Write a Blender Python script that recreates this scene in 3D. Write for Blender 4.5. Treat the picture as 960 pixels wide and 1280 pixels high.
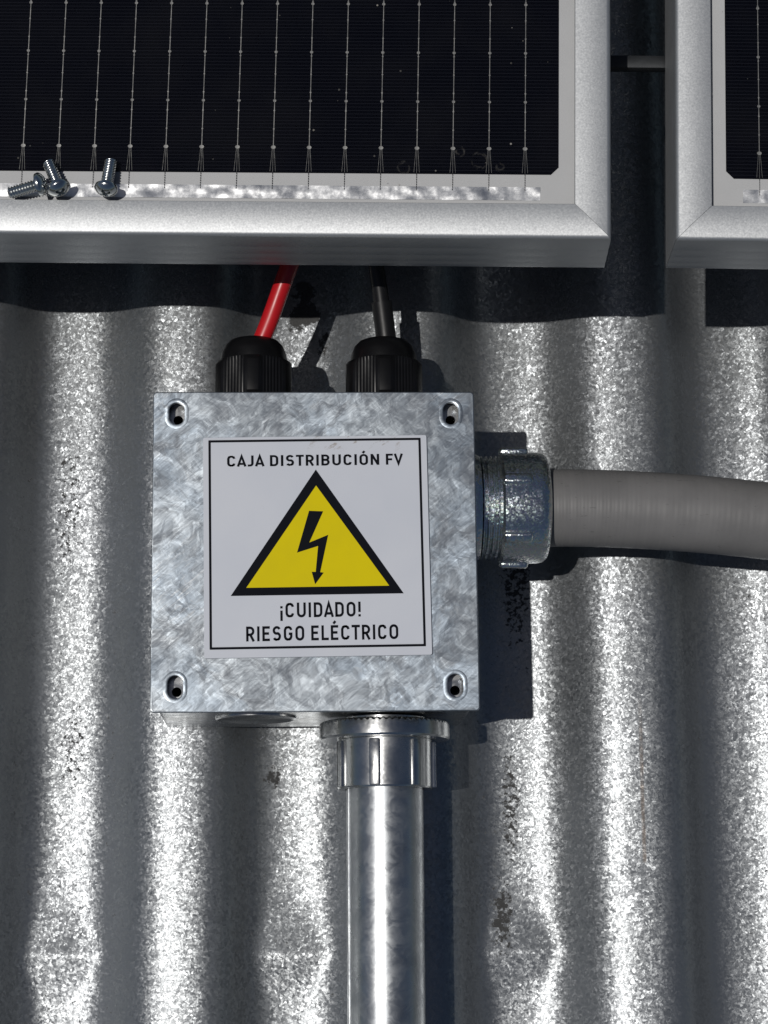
import bpy, bmesh, math, random
from mathutils import Vector, Matrix, noise
R = math.radians
random.seed(7)
scene = bpy.context.scene
for o in list(bpy.data.objects):
    bpy.data.objects.remove(o)
COL = scene.collection

# ------------------------------------------------------------------ camera, sky, sun, exposure
cam_data = bpy.data.cameras.new('camera')
cam = bpy.data.objects.new('camera', cam_data); COL.objects.link(cam)
cam_data.sensor_fit = 'VERTICAL'; cam_data.sensor_height = 24.0
cam_data.lens = 24.0 * 2700.0 / 1280.0
cam_data.clip_start = 0.02; cam_data.clip_end = 200
zc = Vector((0.03989776, 0.19840067, 0.9793086))          # roof normal seen from the camera
yc = Vector((-0.00807629, 0.980121, -0.19823622))
xc = Vector((0.99917113, 0.0, -0.04070697))
m3 = Matrix(((xc[0], xc[1], xc[2]), (yc[0], yc[1], yc[2]), (zc[0], zc[1], zc[2])))
cam.matrix_world = Matrix.Translation((-0.005905, -0.12270224, 0.728273)) @ m3.to_4x4()
scene.camera = cam

SUN_TRAVEL = Vector((0.335, 0.068, -1.0)).normalized()
elev = math.asin(-SUN_TRAVEL.z); azim = math.atan2(-SUN_TRAVEL.x, -SUN_TRAVEL.y)
world = bpy.data.worlds.new('World'); scene.world = world; world.use_nodes = True
wn = world.node_tree
sky = wn.nodes.new('ShaderNodeTexSky'); sky.sky_type = 'NISHITA'; sky.sun_disc = False; sky.dust_density = 1.2
sky.sun_elevation = elev; sky.sun_rotation = azim % (2 * math.pi)
bg = wn.nodes['Background']; bg.inputs[1].default_value = 0.05
wn.links.new(sky.outputs[0], bg.inputs[0])
sl = bpy.data.lights.new('sun', 'SUN'); sl.energy = 4.0; sl.angle = R(0.5); sl.color = (1.0, 0.965, 0.92)
so = bpy.data.objects.new('sun', sl); COL.objects.link(so)
so.rotation_euler = SUN_TRAVEL.to_track_quat('-Z', 'Y').to_euler(); so.location = (-0.5, -0.1, 2)
vs = scene.view_settings
vs.view_transform = 'Standard'; vs.look = 'None'; vs.gamma = 1; vs.use_curve_mapping = False
vs.exposure = -1.0
cy = scene.cycles; cy.max_bounces = 6; cy.diffuse_bounces = 2; cy.glossy_bounces = 4; cy.transparent_max_bounces = 8
cy.caustics_reflective = False; cy.caustics_refractive = False; cy.sample_clamp_indirect = 4.0

# ------------------------------------------------------------------ helpers
def link_mesh(name, me, mat, parent=None, smooth=None):
    if smooth is not None:
        for p in me.polygons: p.use_smooth = True
        me.set_sharp_from_angle(angle=R(smooth))
    if mat and not me.materials: me.materials.append(mat)
    o = bpy.data.objects.new(name, me); COL.objects.link(o)
    if parent: o.parent = parent
    return o
def pyd(name, v, f, mat, parent=None, smooth=None, fix=True):
    me = bpy.data.meshes.new(name); me.from_pydata([tuple(p) for p in v], [], f); me.update()
    if fix:
        b = bmesh.new(); b.from_mesh(me); bmesh.ops.recalc_face_normals(b, faces=b.faces); b.to_mesh(me); b.free()
    return link_mesh(name, me, mat, parent, smooth)
def empty(name, loc, rz=0):
    o = bpy.data.objects.new(name, None); COL.objects.link(o)
    o.location = loc; o.rotation_euler = (0, 0, rz); o.empty_display_size = .01
    return o
def tag(o, label=None, cat=None, group=None, kind=None):
    if label: o['label'] = label
    if cat: o['category'] = cat
    if group: o['group'] = group
    if kind: o['kind'] = kind
    return o
def box_geo(x0, x1, y0, y1, z0, z1):
    v = [(x, y, z) for z in (z0, z1) for y in (y0, y1) for x in (x0, x1)]
    f = [(0, 2, 3, 1), (4, 5, 7, 6), (0, 1, 5, 4), (2, 6, 7, 3), (0, 4, 6, 2), (1, 3, 7, 5)]
    return v, f
def bbox(name, dims, mat, parent=None, bev=0.0, seg=2, smooth=30):
    v, f = box_geo(*dims)
    b = bmesh.new(); bv = [b.verts.new(p) for p in v]
    for q in f: b.faces.new([bv[i] for i in q])
    if bev: bmesh.ops.bevel(b, geom=list(b.edges), offset=bev, segments=seg, affect='EDGES', profile=.5)
    bmesh.ops.recalc_face_normals(b, faces=b.faces)
    me = bpy.data.meshes.new(name); b.to_mesh(me); b.free()
    return link_mesh(name, me, mat, parent, smooth)
def lathe(name, prof, mat, parent=None, n=64, rad=None, closed=False, caps=True, smooth=35):
    """prof: (axial, radius); turns about local Z; rad(i_profile, angle, r) may modulate the radius."""
    v, f = [], []
    for i, (a, r) in enumerate(prof):
        for k in range(n):
            t = 2 * math.pi * k / n
            rr = rad(i, t, r) if rad else r
            v.append((rr * math.cos(t), rr * math.sin(t), a))
    m = len(prof)
    for i in range(m if closed else m - 1):
        for k in range(n):
            j = (i + 1) % m
            f.append((i * n + k, i * n + (k + 1) % n, j * n + (k + 1) % n, j * n + k))
    if caps and not closed:
        f.append(tuple(range(n))); f.append(tuple((m - 1) * n + k for k in range(n)))
    return pyd(name, v, f, mat, parent, smooth)
def tube_geo(pts, r, n=24, cap=True):
    """r: number or function of the index."""
    pts = [Vector(p) for p in pts]; v, f = [], []
    up = Vector((0, 0, 1)); prev = None
    for i, p in enumerate(pts):
        t = (pts[min(i + 1, len(pts) - 1)] - pts[max(i - 1, 0)]).normalized()
        if prev is None:
            a = t.cross(up)
            if a.length < 1e-3: a = t.cross(Vector((0, 1, 0)))
        else:
            a = prev - t * prev.dot(t)
        a.normalize(); prev = a; b = t.cross(a)
        rr = r(i) if callable(r) else r
        for k in range(n):
            q = 2 * math.pi * k / n
            v.append(p + a * math.cos(q) * rr + b * math.sin(q) * rr)
    for i in range(len(pts) - 1):
        for k in range(n):
            f.append((i * n + k, i * n + (k + 1) % n, (i + 1) * n + (k + 1) % n, (i + 1) * n + k))
    if cap:
        f.append(tuple(range(n))); f.append(tuple((len(pts) - 1) * n + k for k in range(n)))
    return v, f
def tube(name, pts, r, mat, parent=None, n=24, smooth=50):
    v, f = tube_geo(pts, r, n); return pyd(name, v, f, mat, parent, smooth)
def catmull(P, per=12):
    P = [Vector(p) for p in P]; Q = [P[0] * 2 - P[1]] + P + [P[-1] * 2 - P[-2]]; out = []
    for i in range(1, len(Q) - 2):
        for s in range(per):
            t = s / per; a, b, c, d = Q[i - 1], Q[i], Q[i + 1], Q[i + 2]
            out.append(.5 * ((2 * b) + (c - a) * t + (2 * a - 5 * b + 4 * c - d) * t * t + (3 * b - a - 3 * c + d) * t ** 3))
    out.append(P[-1]); return out
def plate(name, loops, z0, z1, mat, parent=None, bev=0.0, smooth=12):
    """flat plate with holes: first loop the outline, the rest holes."""
    cu = bpy.data.curves.new(name, 'CURVE'); cu.dimensions = '2D'; cu.fill_mode = 'BOTH'
    for lp in loops:
        s = cu.splines.new('POLY'); s.points.add(len(lp) - 1)
        for p, q in zip(s.points, lp): p.co = (q[0], q[1], 0, 1)
        s.use_cyclic_u = True
    cu.extrude = (z1 - z0) / 2 - bev; cu.bevel_depth = bev; cu.bevel_resolution = 2; cu.offset = -bev
    t = bpy.data.objects.new('tmp', cu); COL.objects.link(t)
    dg = bpy.context.evaluated_depsgraph_get(); dg.update()
    me = bpy.data.meshes.new_from_object(t.evaluated_get(dg))
    bpy.data.objects.remove(t); bpy.data.curves.remove(cu)
    me.materials.clear()
    b = bmesh.new(); b.from_mesh(me); bmesh.ops.remove_doubles(b, verts=b.verts, dist=1e-6)
    bmesh.ops.translate(b, verts=b.verts, vec=(0, 0, (z0 + z1) / 2)); b.to_mesh(me); b.free()
    return link_mesh(name, me, mat, parent, smooth)
def rrect(cx, cy, w, h, r, n=8):
    out = []
    for (sx, sy, a0) in ((1, 1, 0), (-1, 1, 90), (-1, -1, 180), (1, -1, 270)):
        for k in range(n + 1):
            a = R(a0 + 90 * k / n)
            out.append((cx + sx * (w / 2 - r) + r * math.cos(a), cy + sy * (h / 2 - r) + r * math.sin(a)))
    return out
def circle(cx, cy, r, n=32):
    return [(cx + r * math.cos(2 * math.pi * k / n), cy + r * math.sin(2 * math.pi * k / n)) for k in range(n)]

# ------------------------------------------------------------------ materials
class NT:
    def __init__(s, name):
        s.m = bpy.data.materials.new(name); s.m.use_nodes = True; s.t = s.m.node_tree
        s.p = s.t.nodes['Principled BSDF']; s.out = s.t.nodes['Material Output']
        s.co = s.t.nodes.new('ShaderNodeTexCoord').outputs['Object']
    def n(s, typ, **kw):
        nd = s.t.nodes.new(typ)
        for k, v in kw.items(): setattr(nd, k, v)
        return nd
    def l(s, a, b): s.t.links.new(a, b)
    def put(s, sock, v):
        if hasattr(v, 'is_linked') or isinstance(v, bpy.types.NodeSocket): s.l(v, sock)
        else: sock.default_value = v
    def math(s, op, a, b=None, clamp=False):
        nd = s.n('ShaderNodeMath', operation=op); nd.use_clamp = clamp; s.put(nd.inputs[0], a)
        if b is not None: s.put(nd.inputs[1], b)
        return nd.outputs[0]
    def vmath(s, op, a, b=None, scale=None):
        nd = s.n('ShaderNodeVectorMath', operation=op); s.put(nd.inputs[0], a)
        if b is not None: s.put(nd.inputs[1], b)
        if scale is not None: s.put(nd.inputs['Scale'], scale)
        return nd.outputs[0]
    def noise(s, scale, detail=3, rough=.55, vec=None, dist=0):
        nd = s.n('ShaderNodeTexNoise'); nd.inputs['Scale'].default_value = scale; nd.inputs['Detail'].default_value = detail
        nd.inputs['Roughness'].default_value = rough; nd.inputs['Distortion'].default_value = dist
        s.l(vec or s.co, nd.inputs['Vector']); return nd
    def voronoi(s, scale, vec=None, feature='F1'):
        nd = s.n('ShaderNodeTexVoronoi', feature=feature); nd.inputs['Scale'].default_value = scale
        s.l(vec or s.co, nd.inputs['Vector']); return nd
    def ramp(s, fac, lo, hi, a=0.0, b=1.0):
        nd = s.n('ShaderNodeMapRange'); nd.interpolation_type = 'SMOOTHSTEP'
        s.put(nd.inputs[0], fac); nd.inputs[1].default_value = lo; nd.inputs[2].default_value = hi
        nd.inputs[3].default_value = a; nd.inputs[4].default_value = b; return nd.outputs[0]
    def mix(s, fac, a, b):
        nd = s.n('ShaderNodeMix', data_type='RGBA'); s.put(nd.inputs[0], fac)
        for k, v in ((6, a), (7, b)):
            if isinstance(v, tuple): nd.inputs[k].default_value = (*v, 1) if len(v) == 3 else v
            else: s.l(v, nd.inputs[k])
        return nd.outputs[2]
    def warp(s, scale, amt, vec=None):
        nz = s.noise(scale, 2, .5, vec)
        d = s.vmath('SUBTRACT', nz.outputs['Color'], (.5, .5, .5))
        return s.vmath('ADD', vec or s.co, s.vmath('SCALE', d, scale=amt))
    def stretch(s, sc, rot=(0, 0, 0)):
        n1 = s.n('ShaderNodeMapping'); n1.inputs['Rotation'].default_value = rot; s.l(s.co, n1.inputs['Vector'])
        n2 = s.n('ShaderNodeMapping'); n2.inputs['Scale'].default_value = sc; s.l(n1.outputs[0], n2.inputs['Vector'])
        return n2.outputs[0]
    def tilt_normal(s, vecs):
        """surface normal nudged by random facet tilts: [(colour socket, strength)]"""
        g = s.n('ShaderNodeNewGeometry').outputs['Normal']
        for c, k in vecs:
            d = s.vmath('SUBTRACT', c, (.5, .5, .5)); g = s.vmath('ADD', g, s.vmath('SCALE', d, scale=k))
        return s.vmath('NORMALIZE', g)
    def bump(s, h, strength, dist, normal=None):
        nd = s.n('ShaderNodeBump'); nd.inputs['Strength'].default_value = strength; nd.inputs['Distance'].default_value = dist
        s.l(h, nd.inputs['Height'])
        if normal is not None: s.l(normal, nd.inputs['Normal'])
        return nd.outputs[0]
    def set(s, **kw):
        for k, v in kw.items():
            sock = s.p.inputs[k.replace('_', ' ')]
            if isinstance(v, tuple) and len(v) == 3 and sock.type == 'RGBA': v = (*v, 1)
            s.put(sock, v)
        return s.m

def mat_roof():
    s = NT('galvanised_roof')
    w = s.warp(420, .0016)
    v1 = s.voronoi(1150, w); v2 = s.voronoi(2400, w)
    big = s.noise(18, 3, .6); fine = s.noise(1300, 2, .65)
    sep = s.n('ShaderNodeSeparateXYZ'); s.l(s.co, sep.inputs[0])
    gr = s.noise(520, 4, .72).outputs[0]; gc = s.noise(170, 4, .65).outputs[0]
    # grime collects in the troughs as small dark flecks
    trough = s.ramp(sep.outputs[2], -.005, -.0110)
    fl = s.ramp(gr, .60, .70)
    patch = s.ramp(s.noise(34, 2, .6).outputs[0], .44, .58)
    dirt = s.math('MULTIPLY', s.math('MULTIPLY', s.math('MULTIPLY', fl, patch), trough), .85)
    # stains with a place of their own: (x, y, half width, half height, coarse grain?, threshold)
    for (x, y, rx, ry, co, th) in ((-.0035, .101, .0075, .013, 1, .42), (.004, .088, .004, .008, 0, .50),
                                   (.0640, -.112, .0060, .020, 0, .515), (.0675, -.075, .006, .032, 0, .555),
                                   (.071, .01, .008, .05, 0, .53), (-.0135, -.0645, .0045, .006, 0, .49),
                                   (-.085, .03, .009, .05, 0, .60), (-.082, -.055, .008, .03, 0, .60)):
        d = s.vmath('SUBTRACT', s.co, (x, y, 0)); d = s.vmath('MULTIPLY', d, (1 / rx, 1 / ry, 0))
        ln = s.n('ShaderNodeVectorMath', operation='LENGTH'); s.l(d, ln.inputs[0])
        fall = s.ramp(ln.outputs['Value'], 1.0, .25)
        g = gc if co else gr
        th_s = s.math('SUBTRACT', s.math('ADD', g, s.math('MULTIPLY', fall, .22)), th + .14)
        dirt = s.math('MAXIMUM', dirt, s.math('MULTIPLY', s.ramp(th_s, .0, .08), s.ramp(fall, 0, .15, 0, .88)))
    # brown drip line on one ridge
    dx = s.math('ABSOLUTE', s.math('SUBTRACT', sep.outputs[0], s.math('ADD', .1108, s.math('MULTIPLY', s.math('SUBTRACT', big.outputs[0], .5), .0012))))
    line = s.math('MULTIPLY', s.ramp(dx, .0009, .0003), s.math('MULTIPLY', s.ramp(sep.outputs[1], -.0955, -.0945), s.ramp(sep.outputs[1], -.035, -.06)))
    line = s.math('MULTIPLY', line, s.ramp(gc, .35, .6, .25, .8))
    base = s.mix(v1.outputs['Color'], (.185, .197, .207), (.385, .402, .412))
    base = s.mix(s.ramp(big.outputs[0], .35, .7), base, (.30, .315, .33))
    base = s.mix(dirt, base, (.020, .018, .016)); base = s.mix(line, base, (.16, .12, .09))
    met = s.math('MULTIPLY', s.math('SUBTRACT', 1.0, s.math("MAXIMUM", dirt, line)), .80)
    bw = s.n('ShaderNodeRGBToBW'); s.l(v2.outputs['Color'], bw.inputs[0])
    rough = s.math('ADD', s.math('ADD', .33, s.math('MULTIPLY', bw.outputs[0], .16)), s.math('MULTIPLY', dirt, .4))
    nrm = s.tilt_normal([(v1.outputs['Color'], .18), (v2.outputs['Color'], .12), (fine.outputs['Color'], .10)])
    return s.set(Base_Color=base, Metallic=met, Roughness=rough, Normal=nrm)

def mat_zinc(name, scale=1.0, tilt=.3, lo=(.25, .29, .335), hi=(.42, .46, .495), rough=.36, scr=.10, metal=.95):
    """bright zinc sheet: clouds, curled swirls and fine scratches"""
    s = NT(name)
    w = s.warp(55 * scale, .015 / scale); w2 = s.warp(210 * scale, .004 / scale, w)
    cloud = s.noise(30 * scale, 4, .62, w); cl2 = s.noise(85 * scale, 4, .66, w2, 1.0)
    curl = s.noise(330 * scale, 3, .70, w2, 1.2)
    v2 = s.voronoi(420 * scale, w2)
    sc1 = s.noise(110 * scale, 3, .75, s.stretch((1, 14, 1), (0, 0, R(-40))))
    base = s.mix(s.ramp(cloud.outputs[0], .38, .62), lo, hi)
    base = s.mix(s.ramp(cl2.outputs[0], .50, .66, 0, .38), base, (.56, .585, .60))
    base = s.mix(s.ramp(curl.outputs[0], .54, .70, 0, .22), base, (.60, .62, .63))
    patch = s.ramp(s.noise(22 * scale, 2, .5).outputs[0], .50, .62)
    scr_f = s.math('MULTIPLY', s.ramp(sc1.outputs[0], .54, .68, 0, .6), patch)
    base = s.mix(scr_f, base, (.66, .68, .69))
    r = s.math('ADD', rough, s.ramp(cl2.outputs[0], .3, .7, .12, -.04))
    nrm = s.tilt_normal([(v2.outputs['Color'], tilt * .18), (curl.outputs['Color'], tilt * .85), (cl2.outputs['Color'], tilt * .9),
                         (cloud.outputs['Color'], tilt * .9), (sc1.outputs['Color'], scr)])
    return s.set(Base_Color=base, Metallic=metal, Roughness=r, Normal=nrm)

def mat_plain(name, col, rough=.5, metal=0.0, grain=0.0, gscale=600, var=.0, rv=.06, spec=.5, wear=0.0):
    s = NT(name)
    nz = s.noise(gscale, 3, .6); big = s.noise(90, 4, .6)
    dark = tuple(c * (1 - var) for c in col)
    base = s.mix(s.ramp(big.outputs[0], .3, .7), dark, col)
    if wear:
        base = s.mix(s.ramp(s.noise(160, 5, .7).outputs[0], .62, .72, 0, wear), base, tuple(c * .45 for c in col))
    kw = dict(Base_Color=base, Metallic=metal, Roughness=s.ramp(big.outputs[0], .25, .75, max(.03, rough - rv), rough + rv), Specular_IOR_Level=spec)
    if grain: kw['Normal'] = s.tilt_normal([(nz.outputs['Color'], grain)])
    return s.set(**kw)

def mat_cell():
    s = NT('silicon_cell')
    sep = s.n('ShaderNodeSeparateXYZ'); s.l(s.co, sep.inputs[0])
    fr = s.math('FRACT', s.math('MULTIPLY', sep.outputs[1], 1 / .00115))
    ln = s.ramp(s.math('ABSOLUTE', s.math('SUBTRACT', fr, .5)), .40, .47)
    big = s.noise(14, 2)
    c = s.mix(big.outputs[0], (.0012, .0014, .0034), (.0020, .0020, .0040))
    c = s.mix(s.math('MULTIPLY', ln, .75), c, (.019, .020, .028))
    return s.set(Base_Color=c, Roughness=.3, Specular_IOR_Level=.0)

def mat_glass():
    """solar glass: clear, a weak mirror, with dust specks and dried drops on it"""
    s = NT('solar_glass'); t = s.t; t.nodes.remove(s.p)
    tr = s.n('ShaderNodeBsdfTransparent'); gl = s.n('ShaderNodeBsdfGlossy'); gl.inputs['Roughness'].default_value = .035
    fn = s.n('ShaderNodeFresnel'); fn.inputs[0].default_value = 1.30
    m1 = s.n('ShaderNodeMixShader'); s.l(fn.outputs[0], m1.inputs[0]); s.l(tr.outputs[0], m1.inputs[1]); s.l(gl.outputs[0], m1.inputs[2])
    df = s.n('ShaderNodeBsdfDiffuse'); df.inputs[0].default_value = (.55, .53, .48, 1)
    sp = s.voronoi(260); bw = s.n('ShaderNodeSeparateColor'); s.l(sp.outputs['Color'], bw.inputs[0])
    size = s.math('MULTIPLY', s.ramp(bw.outputs[0], .80, 1.0), .085)
    speck = s.math('MULTIPLY', s.math('LESS_THAN', sp.outputs['Distance'], size), .55)
    pz = s.ramp(s.noise(45, 3, .6).outputs[0], .45, .62)
    film = s.ramp(s.noise(40, 4, .65).outputs[0], .35, .8, 0.0, .003)
    # dried drops near the corner: thin rings
    ring = None
    for (x, y, r) in ((.0505, .1155, .0024), (.0445, .1185, .0013), (.027, .1130, .0018), (.057, .1135, .0012)):
        d = s.vmath('SUBTRACT', s.co, (x - .0911, y - .0897, 0)); d = s.vmath('MULTIPLY', d, (1, 1, 0))
        L = s.n('ShaderNodeVectorMath', operation='LENGTH'); s.l(d, L.inputs[0])
        q = s.math('ABSOLUTE', s.math('SUBTRACT', L.outputs['Value'], r)); q = s.ramp(q, .0004, .0001)
        ring = q if ring is None else s.math('MAXIMUM', ring, q)
    ring = s.math('MULTIPLY', ring, s.ramp(s.noise(500, 3).outputs[0], .45, .6, 0, .05))
    fac = s.math('MAXIMUM', s.math('ADD', s.math('MULTIPLY', speck, s.ramp(pz, 0, 1, .25, 1)), film), ring)
    m2 = s.n('ShaderNodeMixShader'); s.l(fac, m2.inputs[0]); s.l(m1.outputs[0], m2.inputs[1]); s.l(df.outputs[0], m2.inputs[2])
    s.l(m2.outputs[0], s.out.inputs[0]); return s.m

def mat_label():
    s = NT('white_print_plate')
    big = s.noise(30, 3, .6); sm = s.noise(260, 4, .7)
    sep = s.n('ShaderNodeSeparateXYZ'); s.l(s.co, sep.inputs[0])
    edge = s.math('MULTIPLY', s.ramp(sep.outputs[1], .0285, .033), s.math('MULTIPLY', s.ramp(sep.outputs[0], -.008, .004), s.ramp(sep.outputs[0], .030, .024)))
    sm2 = s.noise(190, 4, .7, s.stretch((1, 2.2, 1), (0, 0, R(-28))))
    smear = s.math('MULTIPLY', edge, s.ramp(sm2.outputs[0], .55, .66, 0, .7))
    c = s.mix(s.ramp(big.outputs[0], .3, .7), (.62, .65, .715), (.66, .685, .74))
    c = s.mix(s.ramp(sm.outputs[0], .68, .76, 0, .25), c, (.48, .48, .48))
    c = s.mix(smear, c, (.30, .25, .20))
    return s.set(Base_Color=c, Roughness=.42)

def mat_flex():
    s = NT('grey_pvc_sleeve')
    big = s.noise(60, 4, .6); sep = s.n('ShaderNodeSeparateXYZ'); s.l(s.co, sep.inputs[0])
    sc = s.noise(260, 3, .7, s.stretch((1, 5, 5)))
    c = s.mix(s.ramp(big.outputs[0], .3, .7), (.172, .169, .167), (.200, .196, .194))
    c = s.mix(s.ramp(sc.outputs[0], .66, .72, 0, .6), c, (.03, .03, .03))
    ring = s.noise(300, 3, .6, s.stretch((1, .02, .02)))
    return s.set(Base_Color=c, Roughness=s.ramp(big.outputs[0], .3, .7, .42, .52), Normal=s.bump(ring.outputs[0], .10, .0006))

def mat_irid():
    """zinc chromate plating: bluish with faint rainbow flecks"""
    s = NT('chromate_plating')
    v = s.voronoi(1900); w = s.noise(55, 3, .6)
    hue = s.n('ShaderNodeHueSaturation'); hue.inputs['Saturation'].default_value = .6; s.l(v.outputs['Color'], hue.inputs['Color'])
    tint = s.mix(w.outputs[0], (.68, .75, .79), (.76, .78, .76))
    base = s.mix(.22, tint, hue.outputs[0])
    return s.set(Base_Color=base, Metallic=1.0, Roughness=.24, Normal=s.tilt_normal([(v.outputs['Color'], .26)]))

M = dict(
    roof=mat_roof(),
    lid=mat_zinc('zinc_cover', 1.0, .24, scr=.16, metal=.90, rough=.36),
    body=mat_zinc('zinc_body', 1.5, .06, (.40, .41, .42), (.50, .50, .49), .22, .03),
    frame=mat_plain('anodised_aluminium', (.55, .565, .575), .52, .82, .20, 1700, .02, .015),
    seam=mat_plain('dark_joint', (.02, .02, .02), .8),
    back=mat_plain('white_backsheet', (.58, .59, .60), .6, 0, 0, 600, .04),
    cell=mat_cell(), glass=mat_glass(),
    wire=mat_plain('tinned_wire', (.40, .40, .385), .35, .6, .3, 700, .3),
    ribbon=mat_plain('tinned_ribbon', (.80, .81, .82), .34, 1.0, .16, 900, .08),
    rail=mat_plain('mill_aluminium', (.035, .038, .042), .5, .6, .1, 500, .2),
    label=mat_label(),
    ink=mat_plain('black_print', (.009, .010, .014), .7, spec=.04),
    yellow=mat_plain('yellow_print', (.80, .65, .006), .6, 0, 0, 600, .05, spec=.08),
    black_plastic=mat_plain('black_nylon', (.006, .006, .007), .34, 0, .05, 800, .2, spec=.35),
    red=mat_plain('red_insulation', (.58, .012, .018), .33, 0, .03, 600, .12),
    blk=mat_plain('black_insulation', (.009, .009, .010), .38, 0, .06, 600, .2, spec=.35),
    hole=mat_plain('thread_dark', (.03, .03, .03), .6, .5),
    flex=mat_flex(), irid=mat_irid(),
    pipe=mat_zinc('zinc_pipe', 2.4, .04, (.40, .42, .44), (.54, .56, .57), .31, .04, .95),
    cast=mat_plain('die_cast_zinc', (.60, .61, .61), .24, 1.0, .09, 900, .12),
    screw=mat_plain('plated_screw', (.70, .72, .71), .20, 1.0, .05, 900, .15),
)

# ------------------------------------------------------------------ corrugated roof
PERIOD = .0772; VALLEY0 = -.0105; DEPTH = .0155
def roof_z(x, y):
    sh = .0012 * noise.noise((x * 6, y * 5, 3.1)) + .0006 * noise.noise((x * 18, y * 14, 8.4))
    u = ((x + sh - VALLEY0) / PERIOD) % 1.0; sk = .61      # the sheet's waves lean a little to one side
    ph = math.pi * u / sk if u < sk else math.pi * (1 + (u - sk) / (1 - sk))
    z = DEPTH / 2 * (math.tanh(-1.4 * math.cos(ph)) / math.tanh(1.4) - 1)
    z += .00025 * noise.noise((x * 30, y * 22, 1.7))
    # pressed creases across three troughs
    for dx, a in ((-.0847, .9), (-.0059, 1.0), (.0708, 1.15)):
        dy = y + .1243 - .0006 * noise.noise((x * 90, dx * 9, 0))
        if abs(x - dx) < .022 and abs(dy) < .03:
            t = max(0, 1 - abs(dy) / (.019 if dy > 0 else .015))
            fl = -DEPTH + .0001 + a * .0025 * t ** 1.15
            q = .0004; zz = fl + q * math.log(1 + math.exp((z - fl) / q)) if z - fl < .01 else z
            z += (zz - z) * min(1, (.03 - abs(dy)) / .012, (.022 - abs(x - dx)) / .004)   # trough floor pushed up to a ridge line
    d2 = ((x - .1092) / .005) ** 2 + ((y + .0965) / .0016) ** 2
    z -= .0006 * math.exp(-d2)
    return z
xs = []; x = -.62
while x < .72:
    xs.append(x); x += .0022 if -.15 < x < .21 else .0055
ys = [-.55, -.45, -.35, -.28, -.22, -.19, -.17]
y = -.16
while y < .24:
    ys.append(y); y += .0012 if (-.146 < y < -.106) else (.0016 if -.101 < y < -.092 else .006)
ys += [.25, .28, .33, .4, .5, .62]
rv = [(x, y, roof_z(x, y)) for y in ys for x in xs]; nx = len(xs)
rf = [(j * nx + i, j * nx + i + 1, (j + 1) * nx + i + 1, (j + 1) * nx + i) for j in range(len(ys) - 1) for i in range(nx - 1)]
roof = pyd('corrugated_roof', rv, rf, M['roof'], None, 60, fix=False)
tag(roof, 'weathered galvanised corrugated steel roof sheet under everything', 'roof', kind='structure')
sm = roof.modifiers.new('thickness', 'SOLIDIFY'); sm.thickness = .0006; sm.offset = -1

# ------------------------------------------------------------------ solar panels
ZT = .1003; GLASS = ZT - .00195; PANE = .0016; CELLZ = GLASS - PANE - .0003
def rail_profile():
    P = [(11.2, -1.9), (11.2, -.75)]
    for k in range(9):
        d = 11.0 - k * 1.2
        P.append((d, -.0150 * (d - 5.8) ** 2))
    z0 = -.0150 * (1.4 - 5.8) ** 2
    for k in range(1, 6):
        a = R(90 * k / 5); P.append((1.4 - 1.4 * math.sin(a), z0 - 1.4 + 1.4 * math.cos(a)))
    for g in (-10, -17, -23):
        P += [(0, g), (.06, g - .7), (.06, g - 1.9), (0, g - 2.6)]
    P += [(0, -29.0), (.25, -29.7), (.9, -30), (20, -30), (20, -28.5), (1.6, -28.5), (1.6, -7.0), (11.2, -7.0), (11.2, -6.4), (3, -6.4), (3, -1.9)]
    return [(d / 1000, z / 1000 + ZT) for d, z in P]
PROF = rail_profile()
def frame_rail(W, H, side, sx, mat, parent):
    v = []; n = len(PROF); g = .00007
    for e in (0, 1):
        for d, z in PROF:
            if side in ('bottom', 'top'):
                xx = d + g if e == 0 else W - d - g; yy = d if side == 'bottom' else H - d
            else:
                yy = d + g if e == 0 else H - d - g; xx = d if side == 'near' else W - d
            v.append((sx * xx, yy, z))
    f = [(i, (i + 1) % n, n + (i + 1) % n, n + i) for i in range(n)] + [tuple(range(n)), tuple(range(n, 2 * n))]
    return pyd('frame_rail', v, f, mat, parent, 25)

CW, CH, PITCH = .1887, .0905, .01121
def busbar_mesh(h):
    """one wire with its solder pads, forked at the foot"""
    v, f = [], []
    def quad(x0, y0, x1, y1, w, zz=.00012):
        i = len(v); v.extend([(x0 - w, y0, zz), (x0 + w, y0, zz), (x1 + w, y1, zz), (x1 - w, y1, zz)]); f.append((i, i + 1, i + 2, i + 3))
    def dot(cx, cy, rx, ry, zz=.0002):
        i = len(v); n = 8
        v.extend([(cx + rx * math.cos(2 * math.pi * k / n), cy + ry * math.sin(2 * math.pi * k / n), zz) for k in range(n)]); f.append(tuple(range(i, i + n)))
    fk = .0083
    quad(0, fk, 0, h - .001, .00011)
    for s in (-1, 1): quad(s * .0003, fk - .0002, s * .00085, .0004, .00004)
    quad(0, .0002, 0, fk, .00004, .00010)
    dot(0, fk, .00075, .0006)
    yy = fk + .0154
    while yy < h: dot(0, yy, .00052, .0005); yy += .0163
    yy = fk + .006
    while yy < h: dot(0, yy, .00026, .0003); yy += .0061
    return v, f
BB = bpy.data.meshes.new('busbar'); _v, _f = busbar_mesh(CH); BB.from_pydata(_v, [], _f); BB.update(); BB.materials.append(M['wire'])
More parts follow.
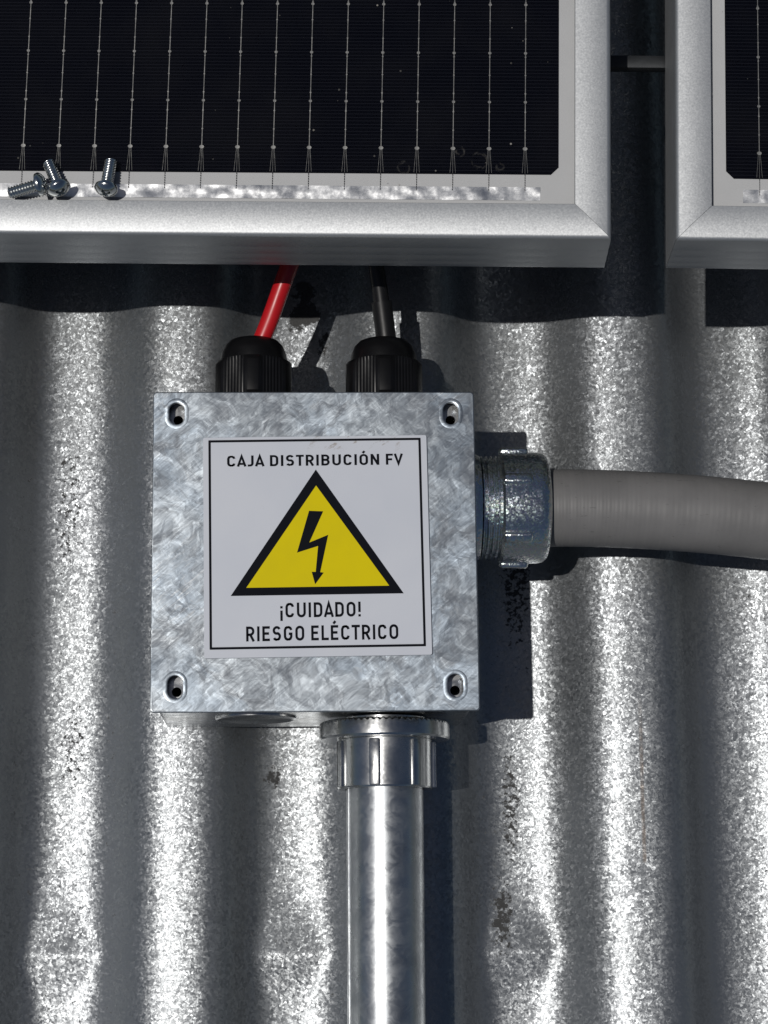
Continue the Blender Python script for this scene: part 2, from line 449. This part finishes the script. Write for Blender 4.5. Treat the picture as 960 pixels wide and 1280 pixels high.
# the joined form, for the cells past the picture's edge
BBJ = bpy.data.meshes.new('busbar_set'); jv, jf = [], []
for k in range(16):
    o0 = len(jv); jv += [(k * PITCH, y, z) for _, y, z in [(0, 0, 0)]] and [(p[0] + k * PITCH, p[1], p[2]) for p in _v]; jf += [tuple(i + o0 for i in q) for q in _f]
BBJ.from_pydata(jv, [], jf); BBJ.update(); BBJ.materials.append(M['wire'])
ch = .0024
def cell_mesh():
    pts = [(ch, 0), (CW - ch, 0), (CW, ch), (CW, CH), (0, CH), (0, ch)]
    n = len(pts); v = [(x, y, 0) for x, y in pts] + [(x, y, -.00018) for x, y in pts]
    f = [tuple(range(n)), tuple(reversed(range(n, 2 * n)))] + [(i, n + i, n + (i + 1) % n, (i + 1) % n) for i in range(n)]
    me = bpy.data.meshes.new('solar_cell'); me.from_pydata(v, [], f); me.update(); me.materials.append(M['cell']); return me
CELL = cell_mesh()
LEAD = bpy.data.meshes.new('lead_wire')
_lv, _lf = [], []
for k in range(7):   # thin lead that dips in and out of the backsheet
    i = len(_lv); y0 = -.0001 - k * .00078
    _lv += [(-.00009, y0, 0), (.00009, y0, 0), (.00009, y0 - .0006, 0), (-.00009, y0 - .0006, 0)]; _lf.append((i, i + 1, i + 2, i + 3))
LEAD.from_pydata(_lv, [], _lf); LEAD.update(); LEAD.materials.append(M['seam'])

def solar_panel(loc, rot, sx, off, cols, rows, label, cell_dx, bus_dx, rib_dx, y_cell, group):
    root = empty('solar_panel', loc); root.rotation_euler = rot; tag(root, label, 'solar panel', group)
    W = cell_dx * 2 + cols * CW + (cols - 1) * .002; H = y_cell * 2 + rows * CH + (rows - 1) * .002
    for side in ('bottom', 'near', 'far', 'top'): frame_rail(W, H, side, sx, M['frame'], root)
    def mx(a, b): return (min(sx * a, sx * b), max(sx * a, sx * b))
    a, b = mx(.004, W - .004)
    bbox('backsheet', (a, b, .004, H - .004, CELLZ - .0009, CELLZ - .0003), M['back'], root)
    bbox('glass_pane', (a, b, .004, H - .004, GLASS - PANE, GLASS), M['glass'], root)
    for r in range(rows):
        for c in range(cols):
            a, b = mx(cell_dx + c * (CW + .002), cell_dx + c * (CW + .002) + CW)
            o = link_mesh('solar_cell', CELL, None, root); o.location = (a, y_cell + r * (CH + .002), CELLZ)
            seen = (r == 0 and c == 0)
            if seen:
                for k in range(16):
                    q = link_mesh('busbar', BB, None, o)
                    bx = bus_dx - cell_dx + k * PITCH
                    q.location = ((CW - bx) if sx < 0 else bx, 0, 0)
            else:
                q = link_mesh('busbar_set', BBJ, None, o); q.location = ((CW - 15 * PITCH) / 2, 0, 0)
            if r == 0:
                for k in range(16):
                    bx = (bus_dx if seen else cell_dx + c * (CW + .002) + (CW - 15 * PITCH) / 2) + k * PITCH
                    q = link_mesh('lead_wire', LEAD, None, root); q.location = (sx * bx, y_cell, CELLZ + .0002)
    # crinkled collector ribbon
    n = 420; L = W - 2 * rib_dx; v, f = [], []; y0 = .0134; hgt = .0043
    rnd = random.Random(int(abs(loc[0]) * 1e5))
    for i in range(n + 1):
        u = rib_dx + L * i / n
        for j in range(6):
            yy = y0 + hgt * j / 5
            zz = CELLZ - .00012 + .00022 * noise.noise((u * 260, yy * 330, 2.2)) + .00008 * noise.noise((u * 900, yy * 520, 5.5))
            cr = ((u - bus_dx) / PITCH) % 1.0; cr = min(cr, 1 - cr)
            zz -= .00010 * math.exp(-(cr / .06) ** 2)
            v.append((sx * u, yy, max(zz, CELLZ - .00026)))
    for i in range(n):
        for j in range(5): f.append((i * 6 + j, (i + 1) * 6 + j, (i + 1) * 6 + j + 1, i * 6 + j + 1))
    pyd('collector_ribbon', v, f, M['ribbon'], root, 60)
    return root

left_panel = solar_panel((.0973, .0898, 0), (0, R(-3.85), R(-1.5)), -1, 0, 2, 3, 'large black solar panel with three loose screws on its silver frame', .0160, .0264, .0216, .0218, 'solar panels side by side')
solar_panel((.1165, .0905, 0), (R(.54), R(-3.43), R(-1.74)), 1, 0, 2, 3, 'black solar panel cut off by the right edge, only its corner showing', .0160, .0263, .0212, .0212, 'solar panels side by side')

bar = bbox('mounting_bar', (.080, .165, .1590, .1634, .0648, .0688), M['rail'], None, .0004)
tag(bar, 'thin grey metal bar crossing the dark gap between the two panels', 'bar')

# ------------------------------------------------------------------ loose screws on the panel edge
bpy.context.view_layer.update(); PANEL = left_panel.matrix_world.copy()
def make_screw(tip, head, label, spin=0):
    """pan head cross recess screw lying on the glass; tip and head are x, y in the left panel's own plane"""
    t = PANEL @ Vector((tip[0], tip[1], GLASS + .00185)); h = PANEL @ Vector((head[0], head[1], GLASS + .00365))
    ax = (h - t).normalized(); L = .0098
    root = empty('pan_head_screw', h); root.rotation_mode = 'QUATERNION'
    root.rotation_quaternion = ax.to_track_quat('Z', 'Y') @ Matrix.Rotation(spin, 3, 'Z').to_quaternion()
    tag(root, label, 'screw', 'loose screws on the panel')
    # threaded shank, a helical ridge
    v, f = [], []; n = 20; turns = 10; rows = turns * 8
    for i in range(rows + 1):
        z = -L + (L - .0004) * i / rows
        for k in range(n):
            a = 2 * math.pi * k / n; ph = (i / 8 - k / n) % 1.0
            r = .00196 - .00048 * abs(ph * 2 - 1)
            if i < 3: r *= .72 + .09 * i
            v.append((r * math.cos(a), r * math.sin(a), z))
    for i in range(rows):
        for k in range(n): f.append((i * n + k, i * n + (k + 1) % n, (i + 1) * n + (k + 1) % n, (i + 1) * n + k))
    f.append(tuple(range(n)))
    pyd('shank', v, f, M['screw'], root, 60)
    # domed head with a cross recess pressed into the polar grid
    v, f = [], []; n = 64; rings = 22; HR = .0037; HH = .0027
    for i in range(rings + 1):
        for k in range(n):
            a = 2 * math.pi * k / n; rr = HR * i / rings; x, y = rr * math.cos(a), rr * math.sin(a)
            z = HH * (1 - .62 * (rr / HR) ** 2.6) if i < rings else HH * .30
            u, w = max(abs(x), abs(y)), min(abs(x), abs(y))
            arm = max(0, 1 - u / .0021)
            if w < .00046 and u < .0021: z -= .0013 * min(1, arm * 2.2)
            v.append((x, y, z))
    for i in range(rings):
        for k in range(n): f.append((i * n + k, i * n + (k + 1) % n, (i + 1) * n + (k + 1) % n, (i + 1) * n + k))
    b0 = len(v)
    for k in range(n): a = 2 * math.pi * k / n; v.append((HR * .96 * math.cos(a), HR * .96 * math.sin(a), 0))
    for k in range(n): f.append((rings * n + k, rings * n + (k + 1) % n, b0 + (k + 1) % n, b0 + k))
    f.append(tuple(b0 + k for k in range(n)))
    pyd('head', v, f, M['screw'], root, 40)
    return root
make_screw((-.1854, .0132), (-.1769, .0152), 'loose screw lying sideways with its threaded tip pointing left', .3)
make_screw((-.1740, .0222), (-.1706, .0147), 'loose screw in the middle of the three, its head touching the sideways one', .8)
make_screw((-.1551, .0226), (-.1557, .0147), 'loose screw standing apart, to the right of the touching pair', .5)

# ------------------------------------------------------------------ junction box
jb = empty('junction_box', (0, .0006, 0), R(.15))
tag(jb, 'square galvanised steel junction box with a yellow warning label on its cover', 'junction box')
LZ = .060
slots = [(-.0436, .0440), (.0436, .0440), (-.0434, -.0432), (.0436, -.0432)]
lid = plate('cover', [rrect(0, 0, .1022, .1022, .0012, 4)] + [rrect(x, y, .0049, .0073, .00244, 8) for x, y in slots], LZ - .0020, LZ, M['lid'], jb, .0004)
for x, y in slots:
    # pressed rim round each slot
    v, f = [], []; n = 40
    for j, (off, dz) in enumerate(((.0, .0), (.00015, .00005), (.0005, .00009), (.0011, .00005), (.0016, -.00006))):
        lp = rrect(x, y, .0049 + 2 * off, .0073 + 2 * off, .00244 + off, 9); n = len(lp)
        v += [(p[0], p[1], LZ + dz) for p in lp]
    for j in range(4):
        for k in range(n): f.append((j * n + k, j * n + (k + 1) % n, (j + 1) * n + (k + 1) % n, (j + 1) * n + k))
    pyd('slot_rim', v, f, M['lid'], lid, 50)
bo = .0497; BT = .0578
def wall_body():
    b = bmesh.new()
    n = 6; r = .0016
    outer = rrect(0, 0, 2 * bo, 2 * bo, r, n); inner = rrect(0, 0, 2 * bo - .003, 2 * bo - .003, r * .5, n)
    k = len(outer)
    A = [b.verts.new((x, y, .0008)) for x, y in outer]; B = [b.verts.new((x, y, BT)) for x, y in outer]
    Cc = [b.verts.new((x, y, BT)) for x, y in inner]; D = [b.verts.new((x, y, .0023)) for x, y in inner]
    for i in range(k):
        j = (i + 1) % k
        b.faces.new((A[i], A[j], B[j], B[i])); b.faces.new((B[i], B[j], Cc[j], Cc[i])); b.faces.new((Cc[i], Cc[j], D[j], D[i]))
    b.faces.new(list(reversed(A))); b.faces.new(D)
    bmesh.ops.recalc_face_normals(b, faces=b.faces)
    me = bpy.data.meshes.new('body'); b.to_mesh(me); b.free(); return me
body = link_mesh('body', wall_body(), M['body'], jb, 35)
for x, y in slots:
    sx, sy = (1 if x > 0 else -1), (1 if y > 0 else -1)
    cx_, cy_ = sx * .0434, sy * .0434
    plate('screw_tab', [rrect(cx_, cy_, .0092, .0092, .002, 5), circle(x + .0002, y - .0010, .00155, 20)], LZ - .0068, LZ - .0052, M['body'], body)
for kx in (-.0190,):
    k1 = lathe('knockout', [(-.0003, .0132), (.0006, .0130), (.0009, .0124), (.0005, .0116), (.0001, .0112), (.0001, .0)], M['body'], body, 48, caps=False, smooth=50)
    k1.rotation_euler = (R(90), 0, 0); k1.location = (kx, -bo, .031)

# warning plate
LBL = empty('tmp', (0, 0, 0)); bpy.data.objects.remove(LBL)
lab = plate('warning_label', [rrect(0, 0, .0709, .0704, .0006, 3)], 0, .0009, M['label'], jb, .00012)
lab.location = (.0006, .0011, LZ + .00005); lab.rotation_euler = (0, 0, R(.65))
PZ = .00092
def flat(name, polys, mat, z=0.0, th=.00004):
    """several outlines (each possibly with holes) as one printed layer"""
    return plate(name, polys, PZ + z, PZ + z + th, mat, lab)
def mm(pts): return [(x / 1000, y / 1000) for x, y in pts]
def tri_in(apex, bl, br): return mm([apex, br, bl])
flat('border_line', [rrect(-.0001, .0009, .0673, .0668, .0002, 2), rrect(-.0001, .0009, .0658, .0653, .0001, 2)], M['ink'])
flat('triangle_border', [tri_in((.1, 24.4), (-27.1, -15.7), (27.0, -15.7))], M['ink'])
flat('triangle_field', [tri_in((.1, 19.2), (-22.2, -13.2), (22.5, -13.2))], M['yellow'], .00006)
flat('lightning_bolt', [mm([(-2.25, 11.07), (2.19, 10.84), (-2.32, .9), (3.66, 3.29), (.96, -8.58), (2.04, -8.77), (-.69, -12.4), (-1.71, -8.45), (-.46, -8.47), (.42, -.24), (-6.22, -2.28)])], M['ink'], .00012)
SW = .172; hs = SW / 2
def arc(cx, cy, rx, ry, a0, a1, n=8):
    return [(cx + rx * math.cos(R(a0 + (a1 - a0) * k / n)), cy + ry * math.sin(R(a0 + (a1 - a0) * k / n))) for k in range(n + 1)]
def glyphs():
    w = .62; l, r, b, t = hs, w - hs, hs, 1 - hs; m = w / 2; q = .23
    rr_ = r - l; G = {}
    G['C'] = (w, [arc(r - q, t - q, q, q, 8, 90) + arc(l + q, t - q, q, q, 90, 180) + arc(l + q, b + q, q, q, 180, 270) + arc(r - q, b + q, q, q, 270, 352)])
    G['O'] = (w + .02, [arc(r - q + .02, t - q, q, q, 0, 90) + arc(l + q, t - q, q, q, 90, 180) + arc(l + q, b + q, q, q, 180, 270) + arc(r + .02 - q, b + q, q, q, 270, 360) + [(r + .02, t - q)]])
    G['U'] = (w + .02, [[(l, 1), ] + arc(l + q, b + q, q, q, 180, 270) + arc(r + .02 - q, b + q, q, q, 270, 360) + [(r + .02, 1)]])
    G['J'] = (.50, [[(.50 - hs, 1)] + arc(.50 - hs - .19, b + .19, .19, .19, 0, -90) + [(.06, b)]])
    G['I'] = (SW, [[(hs, 0), (hs, 1)]])
    G['L'] = (.52, [[(l, 1), (l, b), (.52, b)]])
    G['E'] = (.54, [[(.54, t), (l, t), (l, b), (.54, b)], [(l, .51), (.48, .51)]])
    G['F'] = (.53, [[(.53, t), (l, t), (l, 0)], [(l, .49), (.47, .49)]])
    G['T'] = (.60, [[(0, t), (.60, t)], [(.30, t), (.30, 0)]])
    G['N'] = (.64, [[(l, 0), (l, 1)], [(l, .97), (.64 - hs, .03)], [(.64 - hs, 0), (.64 - hs, 1)]])
    G['V'] = (.68, [[(.075, 1), (.34, .09), (.605, 1)]])
    G['A'] = (.70, [[(.07, 0), (.35, .93), (.63, 0)], [(.16, .24), (.54, .24)]])
    d = .60
    G['D'] = (.62, [[(l, b)] + arc(r - q, b + q, q, q, 270, 360) + arc(r - q, t - q, q, q, 0, 90) + [(l, t), (l, b - hs)]])
    p = .235
    G['R'] = (.62, [[(l, 0), (l, t)] + arc(.60 - hs - p, t - p, p, p, 90, -90) + [(l, t - 2 * p)], [(.30, t - 2 * p), (.545, 0)]])
    p2 = .205
    G['B'] = (.62, [[(l, b)] + arc(.62 - hs - .22, b + .22, .22, .22, -90, 90) + [(l, b + .44)], [(l, b + .44)] + arc(.60 - hs - p2, t - p2, p2, p2, -90, 90) + [(l, t), (l, b - hs)]])
    G['G'] = (w + .01, [arc(r - q, t - q, q, q, 8, 90) + arc(l + q, t - q, q, q, 90, 180) + arc(l + q, b + q, q, q, 180, 270) + arc(r - q, b + q, q, q, 270, 360) + [(r, .47), (.36, .47)]])
    s1 = .21
    G['S'] = (.60, [arc(.60 - hs - s1, t - s1, s1, s1, 25, 90) + arc(l + s1, t - s1, s1, s1, 90, 250) + [(.34, .50)] + arc(.60 - hs - s1 - .01, b + s1 + .01, s1 + .01, s1 + .01, 70, -90) + arc(l + s1, b + s1, s1, s1, 270, 205)])
    G['!'] = (SW, [[(hs, .30), (hs, 1)], [(hs, 0), (hs, .155)]])
    G['¡'] = (SW, [[(hs, -.22), (hs, .48)], [(hs, .62), (hs, .775)]])
    G['´'] = (0, [[(.26, 1.10), (.42, 1.27)]])
    return G
GL = glyphs()
def stroke(P, w):
    P = [Vector(p) for p in P]; Q = [P[0]]
    for p in P[1:]:
        if (p - Q[-1]).length > 1e-4: Q.append(p)
    closed = (Q[0] - Q[-1]).length < 1e-4
    if closed: Q.pop()
    n = len(Q); A, B = [], []
    for i in range(n):
        d0 = (Q[i] - Q[i - 1]).normalized() if (i > 0 or closed) else None
        d1 = (Q[(i + 1) % n] - Q[i]).normalized() if (i < n - 1 or closed) else None
        if d0 is None: d0 = d1
        if d1 is None: d1 = d0
        n0 = Vector((-d0.y, d0.x)); n1 = Vector((-d1.y, d1.x)); mm_ = (n0 + n1)
        mm_.normalize(); k = 1 / max(.35, mm_.dot(n0)); A.append(Q[i] + mm_ * w * k); B.append(Q[i] - mm_ * w * k)
    return A, B, closed
BEAR = {'A': (-.09, -.09), 'J': (-.07, 0), 'T': (-.06, -.06), 'V': (-.08, 0), 'F': (0, -.05), 'L': (0, -.05), 'R': (0, -.03)}
def lettering(text, x0, x1, yb, hcap, gap=.17, space=.34, bold=1.0):
    acc = {'Ó': 'O', 'É': 'E'}
    items = []; x = 0
    for c in text:
        if c == ' ': x += space - gap; continue
        g = GL[acc.get(c, c)]; sb = BEAR.get(c, (0, 0)); x += sb[0]; items.append((x, g[1])); 
        if c in acc: items.append((x + g[0] / 2 - .34, GL['´'][1]))
        x += g[0] + gap + sb[1]
    x -= gap; kx = (x1 - x0) / x
    v, f = [], []; lay = 0
    for gx, strokes in items:
        for st in strokes:
            lay = (lay + 1) % 5; z = PZ + .00003 + lay * .000004
            sq = hcap / kx if kx else 1
            A, B, cl = stroke(st, hs * bold)
            o = len(v); n = len(A)
            for p in A + B: v.append((x0 + (gx + p.x) * kx, yb + p.y * hcap, z))
            for i in range(n if cl else n - 1): f.append((o + i, o + (i + 1) % n, o + n + (i + 1) % n, o + n + i))
    o = pyd('lettering', v, f, M['ink'], lab, fix=False)
    return o
lettering('CAJA DISTRIBUCIÓN FV', -.02785, .02775, .02565, .00355, .21, .52, 1.08)
lettering('¡CUIDADO!', -.0117, .0134, -.0228, .0047, .20, .4, 1.0)
lettering('RIESGO ELÉCTRICO', -.0224, .0250, -.0301, .0047, .20, .50, 1.0)

# ------------------------------------------------------------------ cable glands and cables
def cable_gland(x, label):
    g = empty('cable_gland', (x, bo + .0011, .030)); g.rotation_euler = (R(-90), 0, 0)     # local Z runs up the roof
    tag(g, label, 'cable gland', 'black cable glands on the box')
    def hexr(i, t, r):
        if i in (1, 2): return r
        return r
    # lower hexagon seat
    def hx(i, t, r):
        a = (t % (math.pi / 3)) - math.pi / 6
        return min(r, .0120 / math.cos(a)) if i in (0, 1, 2, 3) else r
    lathe('seat', [(0, .0134), (.0045, .0134)], M['black_plastic'], g, 72, hx)
    # compression nut: fluted skirt and domed crown with the cable mouth
    def flute(i, t, r):
        if i in (2, 3):
            a = (t % (math.pi / 3)) - math.pi / 6
            r = min(r, .0126 / math.cos(a))
            w = .5 + .5 * math.cos(t * 66); edge = min(1, max(0, (.0133 - r) / .0003))
            return r - .00030 * (1 - w) * edge
        return r
    lathe('compression_nut', [(.0048, .0115), (.0048, .0126), (.0060, .0136), (.0165, .0136), (.0180, .0126), (.0185, .0113), (.0215, .0108), (.0240, .0098), (.0256, .0083), (.0262, .0068), (.0262, .0045), (.0215, .0040), (.0215, .0)], M['black_plastic'], g, 396, flute, caps=False, smooth=38).rotation_euler = (0, 0, R(30))
    lathe('seal', [(.0215, .0042), (.0255, .0041), (.0258, .0034), (.0215, .0032)], M['black_plastic'], g, 40, closed=True)
    return g
cable_gland(-.0200, 'black ribbed plastic cable gland gripping the red cable on top of the box')
cable_gland(.0234, 'black ribbed plastic cable gland gripping the black cable on top of the box')
def cable(name, P, r, mat, label, cat='cable', r2=None):
    pts = catmull(P, 14)
    o = tube(name, pts, r, mat, None, 28); tag(o, label, cat); return o
cable('red_cable', [(-.0200, .0725, .030), (-.0182, .0755, .0302), (-.0145, .0840, .0325), (-.0085, .100, .037), (-.001, .118, .043), (.012, .150, .052), (.02, .20, .058), (.02, .26, .06)], .0030, M['red'], 'bright red insulated cable running from the box up under the panel')
bc = empty('black_cable', (.0234, .0725, .030)); tag(bc, 'black insulated cable running from the box up under the panel', 'cable')
bp = [Vector(p) - Vector((.0234, .0725, .030)) for p in catmull([(.0234, .0725, .030), (.0243, .0765, .0302), (.0232, .0865, .0322), (.0212, .100, .036), (.018, .118, .042), (.006, .150, .051), (-.01, .20, .058), (-.012, .26, .06)], 14)]
v, f = tube_geo(bp, .0027, 28); pyd('core', v, f, M['blk'], bc, 50)
v, f = tube_geo(bp[:33], lambda i: .0034, 28); pyd('sleeve', v, f, M['blk'], bc, 50)

# ------------------------------------------------------------------ flexible conduit and its connector
CY, CZ = .0200, .030
cc = empty('conduit_connector', (bo + .0011, CY, CZ)); cc.rotation_euler = (0, R(90), 0)     # local Z points right, away from the box
tag(cc, 'round zinc plated conduit connector with ribbed nut on the box side', 'connector')
lathe('gasket_ring', [(0, .0150), (0, .0178), (.0018, .0180), (.0036, .0172), (.0036, .0150)], M['irid'], cc, 72, caps=False)
th = []
for k in range(5):
    a = .0036 + k * .0016; th += [(a, .0160), (a + .0005, .0172), (a + .0009, .0172), (a + .0014, .0160)]
lathe('threaded_neck', th, M['irid'], cc, 72, caps=False, smooth=20)
def nutr(i, t, r): return r
lathe('ring_nut', [(.0102, .0150), (.0102, .0176), (.0110, .0184), (.0226, .0184), (.0246, .0180), (.0258, .0170), (.0264, .0152), (.0266, .0138), (.0262, .0133)], M['irid'], cc, 96, caps=False, smooth=40)
for k in range(6):
    a = R(161.5 + 60 * k)
    rb = bbox('grip_rib', (-.0018, .0019, -.0019, .0019, -.0050, .0048), M['irid'], cc, .0012, 4, 60)
    rb.location = (.0181 * math.cos(a), .0181 * math.sin(a), .0152); rb.rotation_euler = (0, 0, a)
fc = empty('flexible_conduit', (.076, CY, CZ)); tag(fc, 'thick grey plastic flexible conduit running off to the right', 'conduit')
fp = catmull([(0, 0, 0), (.014, -.0001, .0002), (.030, -.0007, .0004), (.052, -.0022, .0004), (.076, -.0046, 0), (.11, -.0090, -.001), (.16, -.017, -.003), (.24, -.030, -.006)], 40)
v, f = tube_geo(fp, lambda i: .01285 + .00002 * math.sin(i * 1.9) + .00006 * noise.noise((i * .21, 3, 1)), 48); pyd('sleeve', v, f, M['flex'], fc, 60)

# ------------------------------------------------------------------ rigid conduit and its fitting below the box
PX, PZc = .0227, .030
pf = empty('conduit_fitting', (PX, -bo - .0004, PZc)); pf.rotation_euler = (R(90), 0, 0)      # local Z runs down the roof
tag(pf, 'shiny cast metal conduit fitting with flange ring under the box', 'conduit fitting')
# flange with a serrated rim towards the box
v, f = [], []; n = 264
prof = [(.0006, .0150), (.0009, .0204), (.0014, .0210), (.0036, .0211), (.0060, .0211), (.0066, .0207), (.0066, .0150)]
for i, (a, r) in enumerate(prof):
    for k in range(n):
        t = 2 * math.pi * k / n
        aa = a + (.0005 * (k // 2 % 2) if i in (1, 2) else 0)
        v.append((r * math.cos(t), r * math.sin(t), aa))
for i in range(len(prof) - 1):
    for k in range(n): f.append((i * n + k, i * n + (k + 1) % n, (i + 1) * n + (k + 1) % n, (i + 1) * n + k))
pyd('flange_ring', v, f, M['cast'], pf, 25)
lathe('neck', [(-.0004, .0135), (.0010, .0135)], M['cast'], pf, 48)
def cr(i, t, r): return r
lathe('sleeve', [(.0064, .0120), (.0064, .0150), (.0068, .0153), (.0218, .0153), (.0223, .0150), (.0223, .0128)], M['cast'], pf, 96, caps=False, smooth=30)
for k in range(7):
    a = R(104 + 360 * k / 7)
    rb = bbox('grip_rib', (-.0010, .0014, -.0017, .0017, -.0074, .0074), M['cast'], pf, .00045, 2, 40)
    rb.location = (.0151 * math.cos(a), .0151 * math.sin(a), .0146); rb.rotation_euler = (0, 0, a)
rc = empty('rigid_conduit', (PX, -.067, PZc)); tag(rc, 'straight galvanised steel conduit pipe running down from the box', 'conduit')
pp = [(0 - .00045 * i / 20, -.30 * i / 20, 0) for i in range(21)]
v, f = tube_geo(pp, .01235, 96, cap=False); pyd('pipe', v, f, M['pipe'], rc, 60)
v, f = tube_geo([( -.0118 - .0004 * i / 10, -.0055 - .29 * i / 10, .0040) for i in range(11)], .00035, 8); pyd('weld_seam', v, f, M['pipe'], rc, 60)
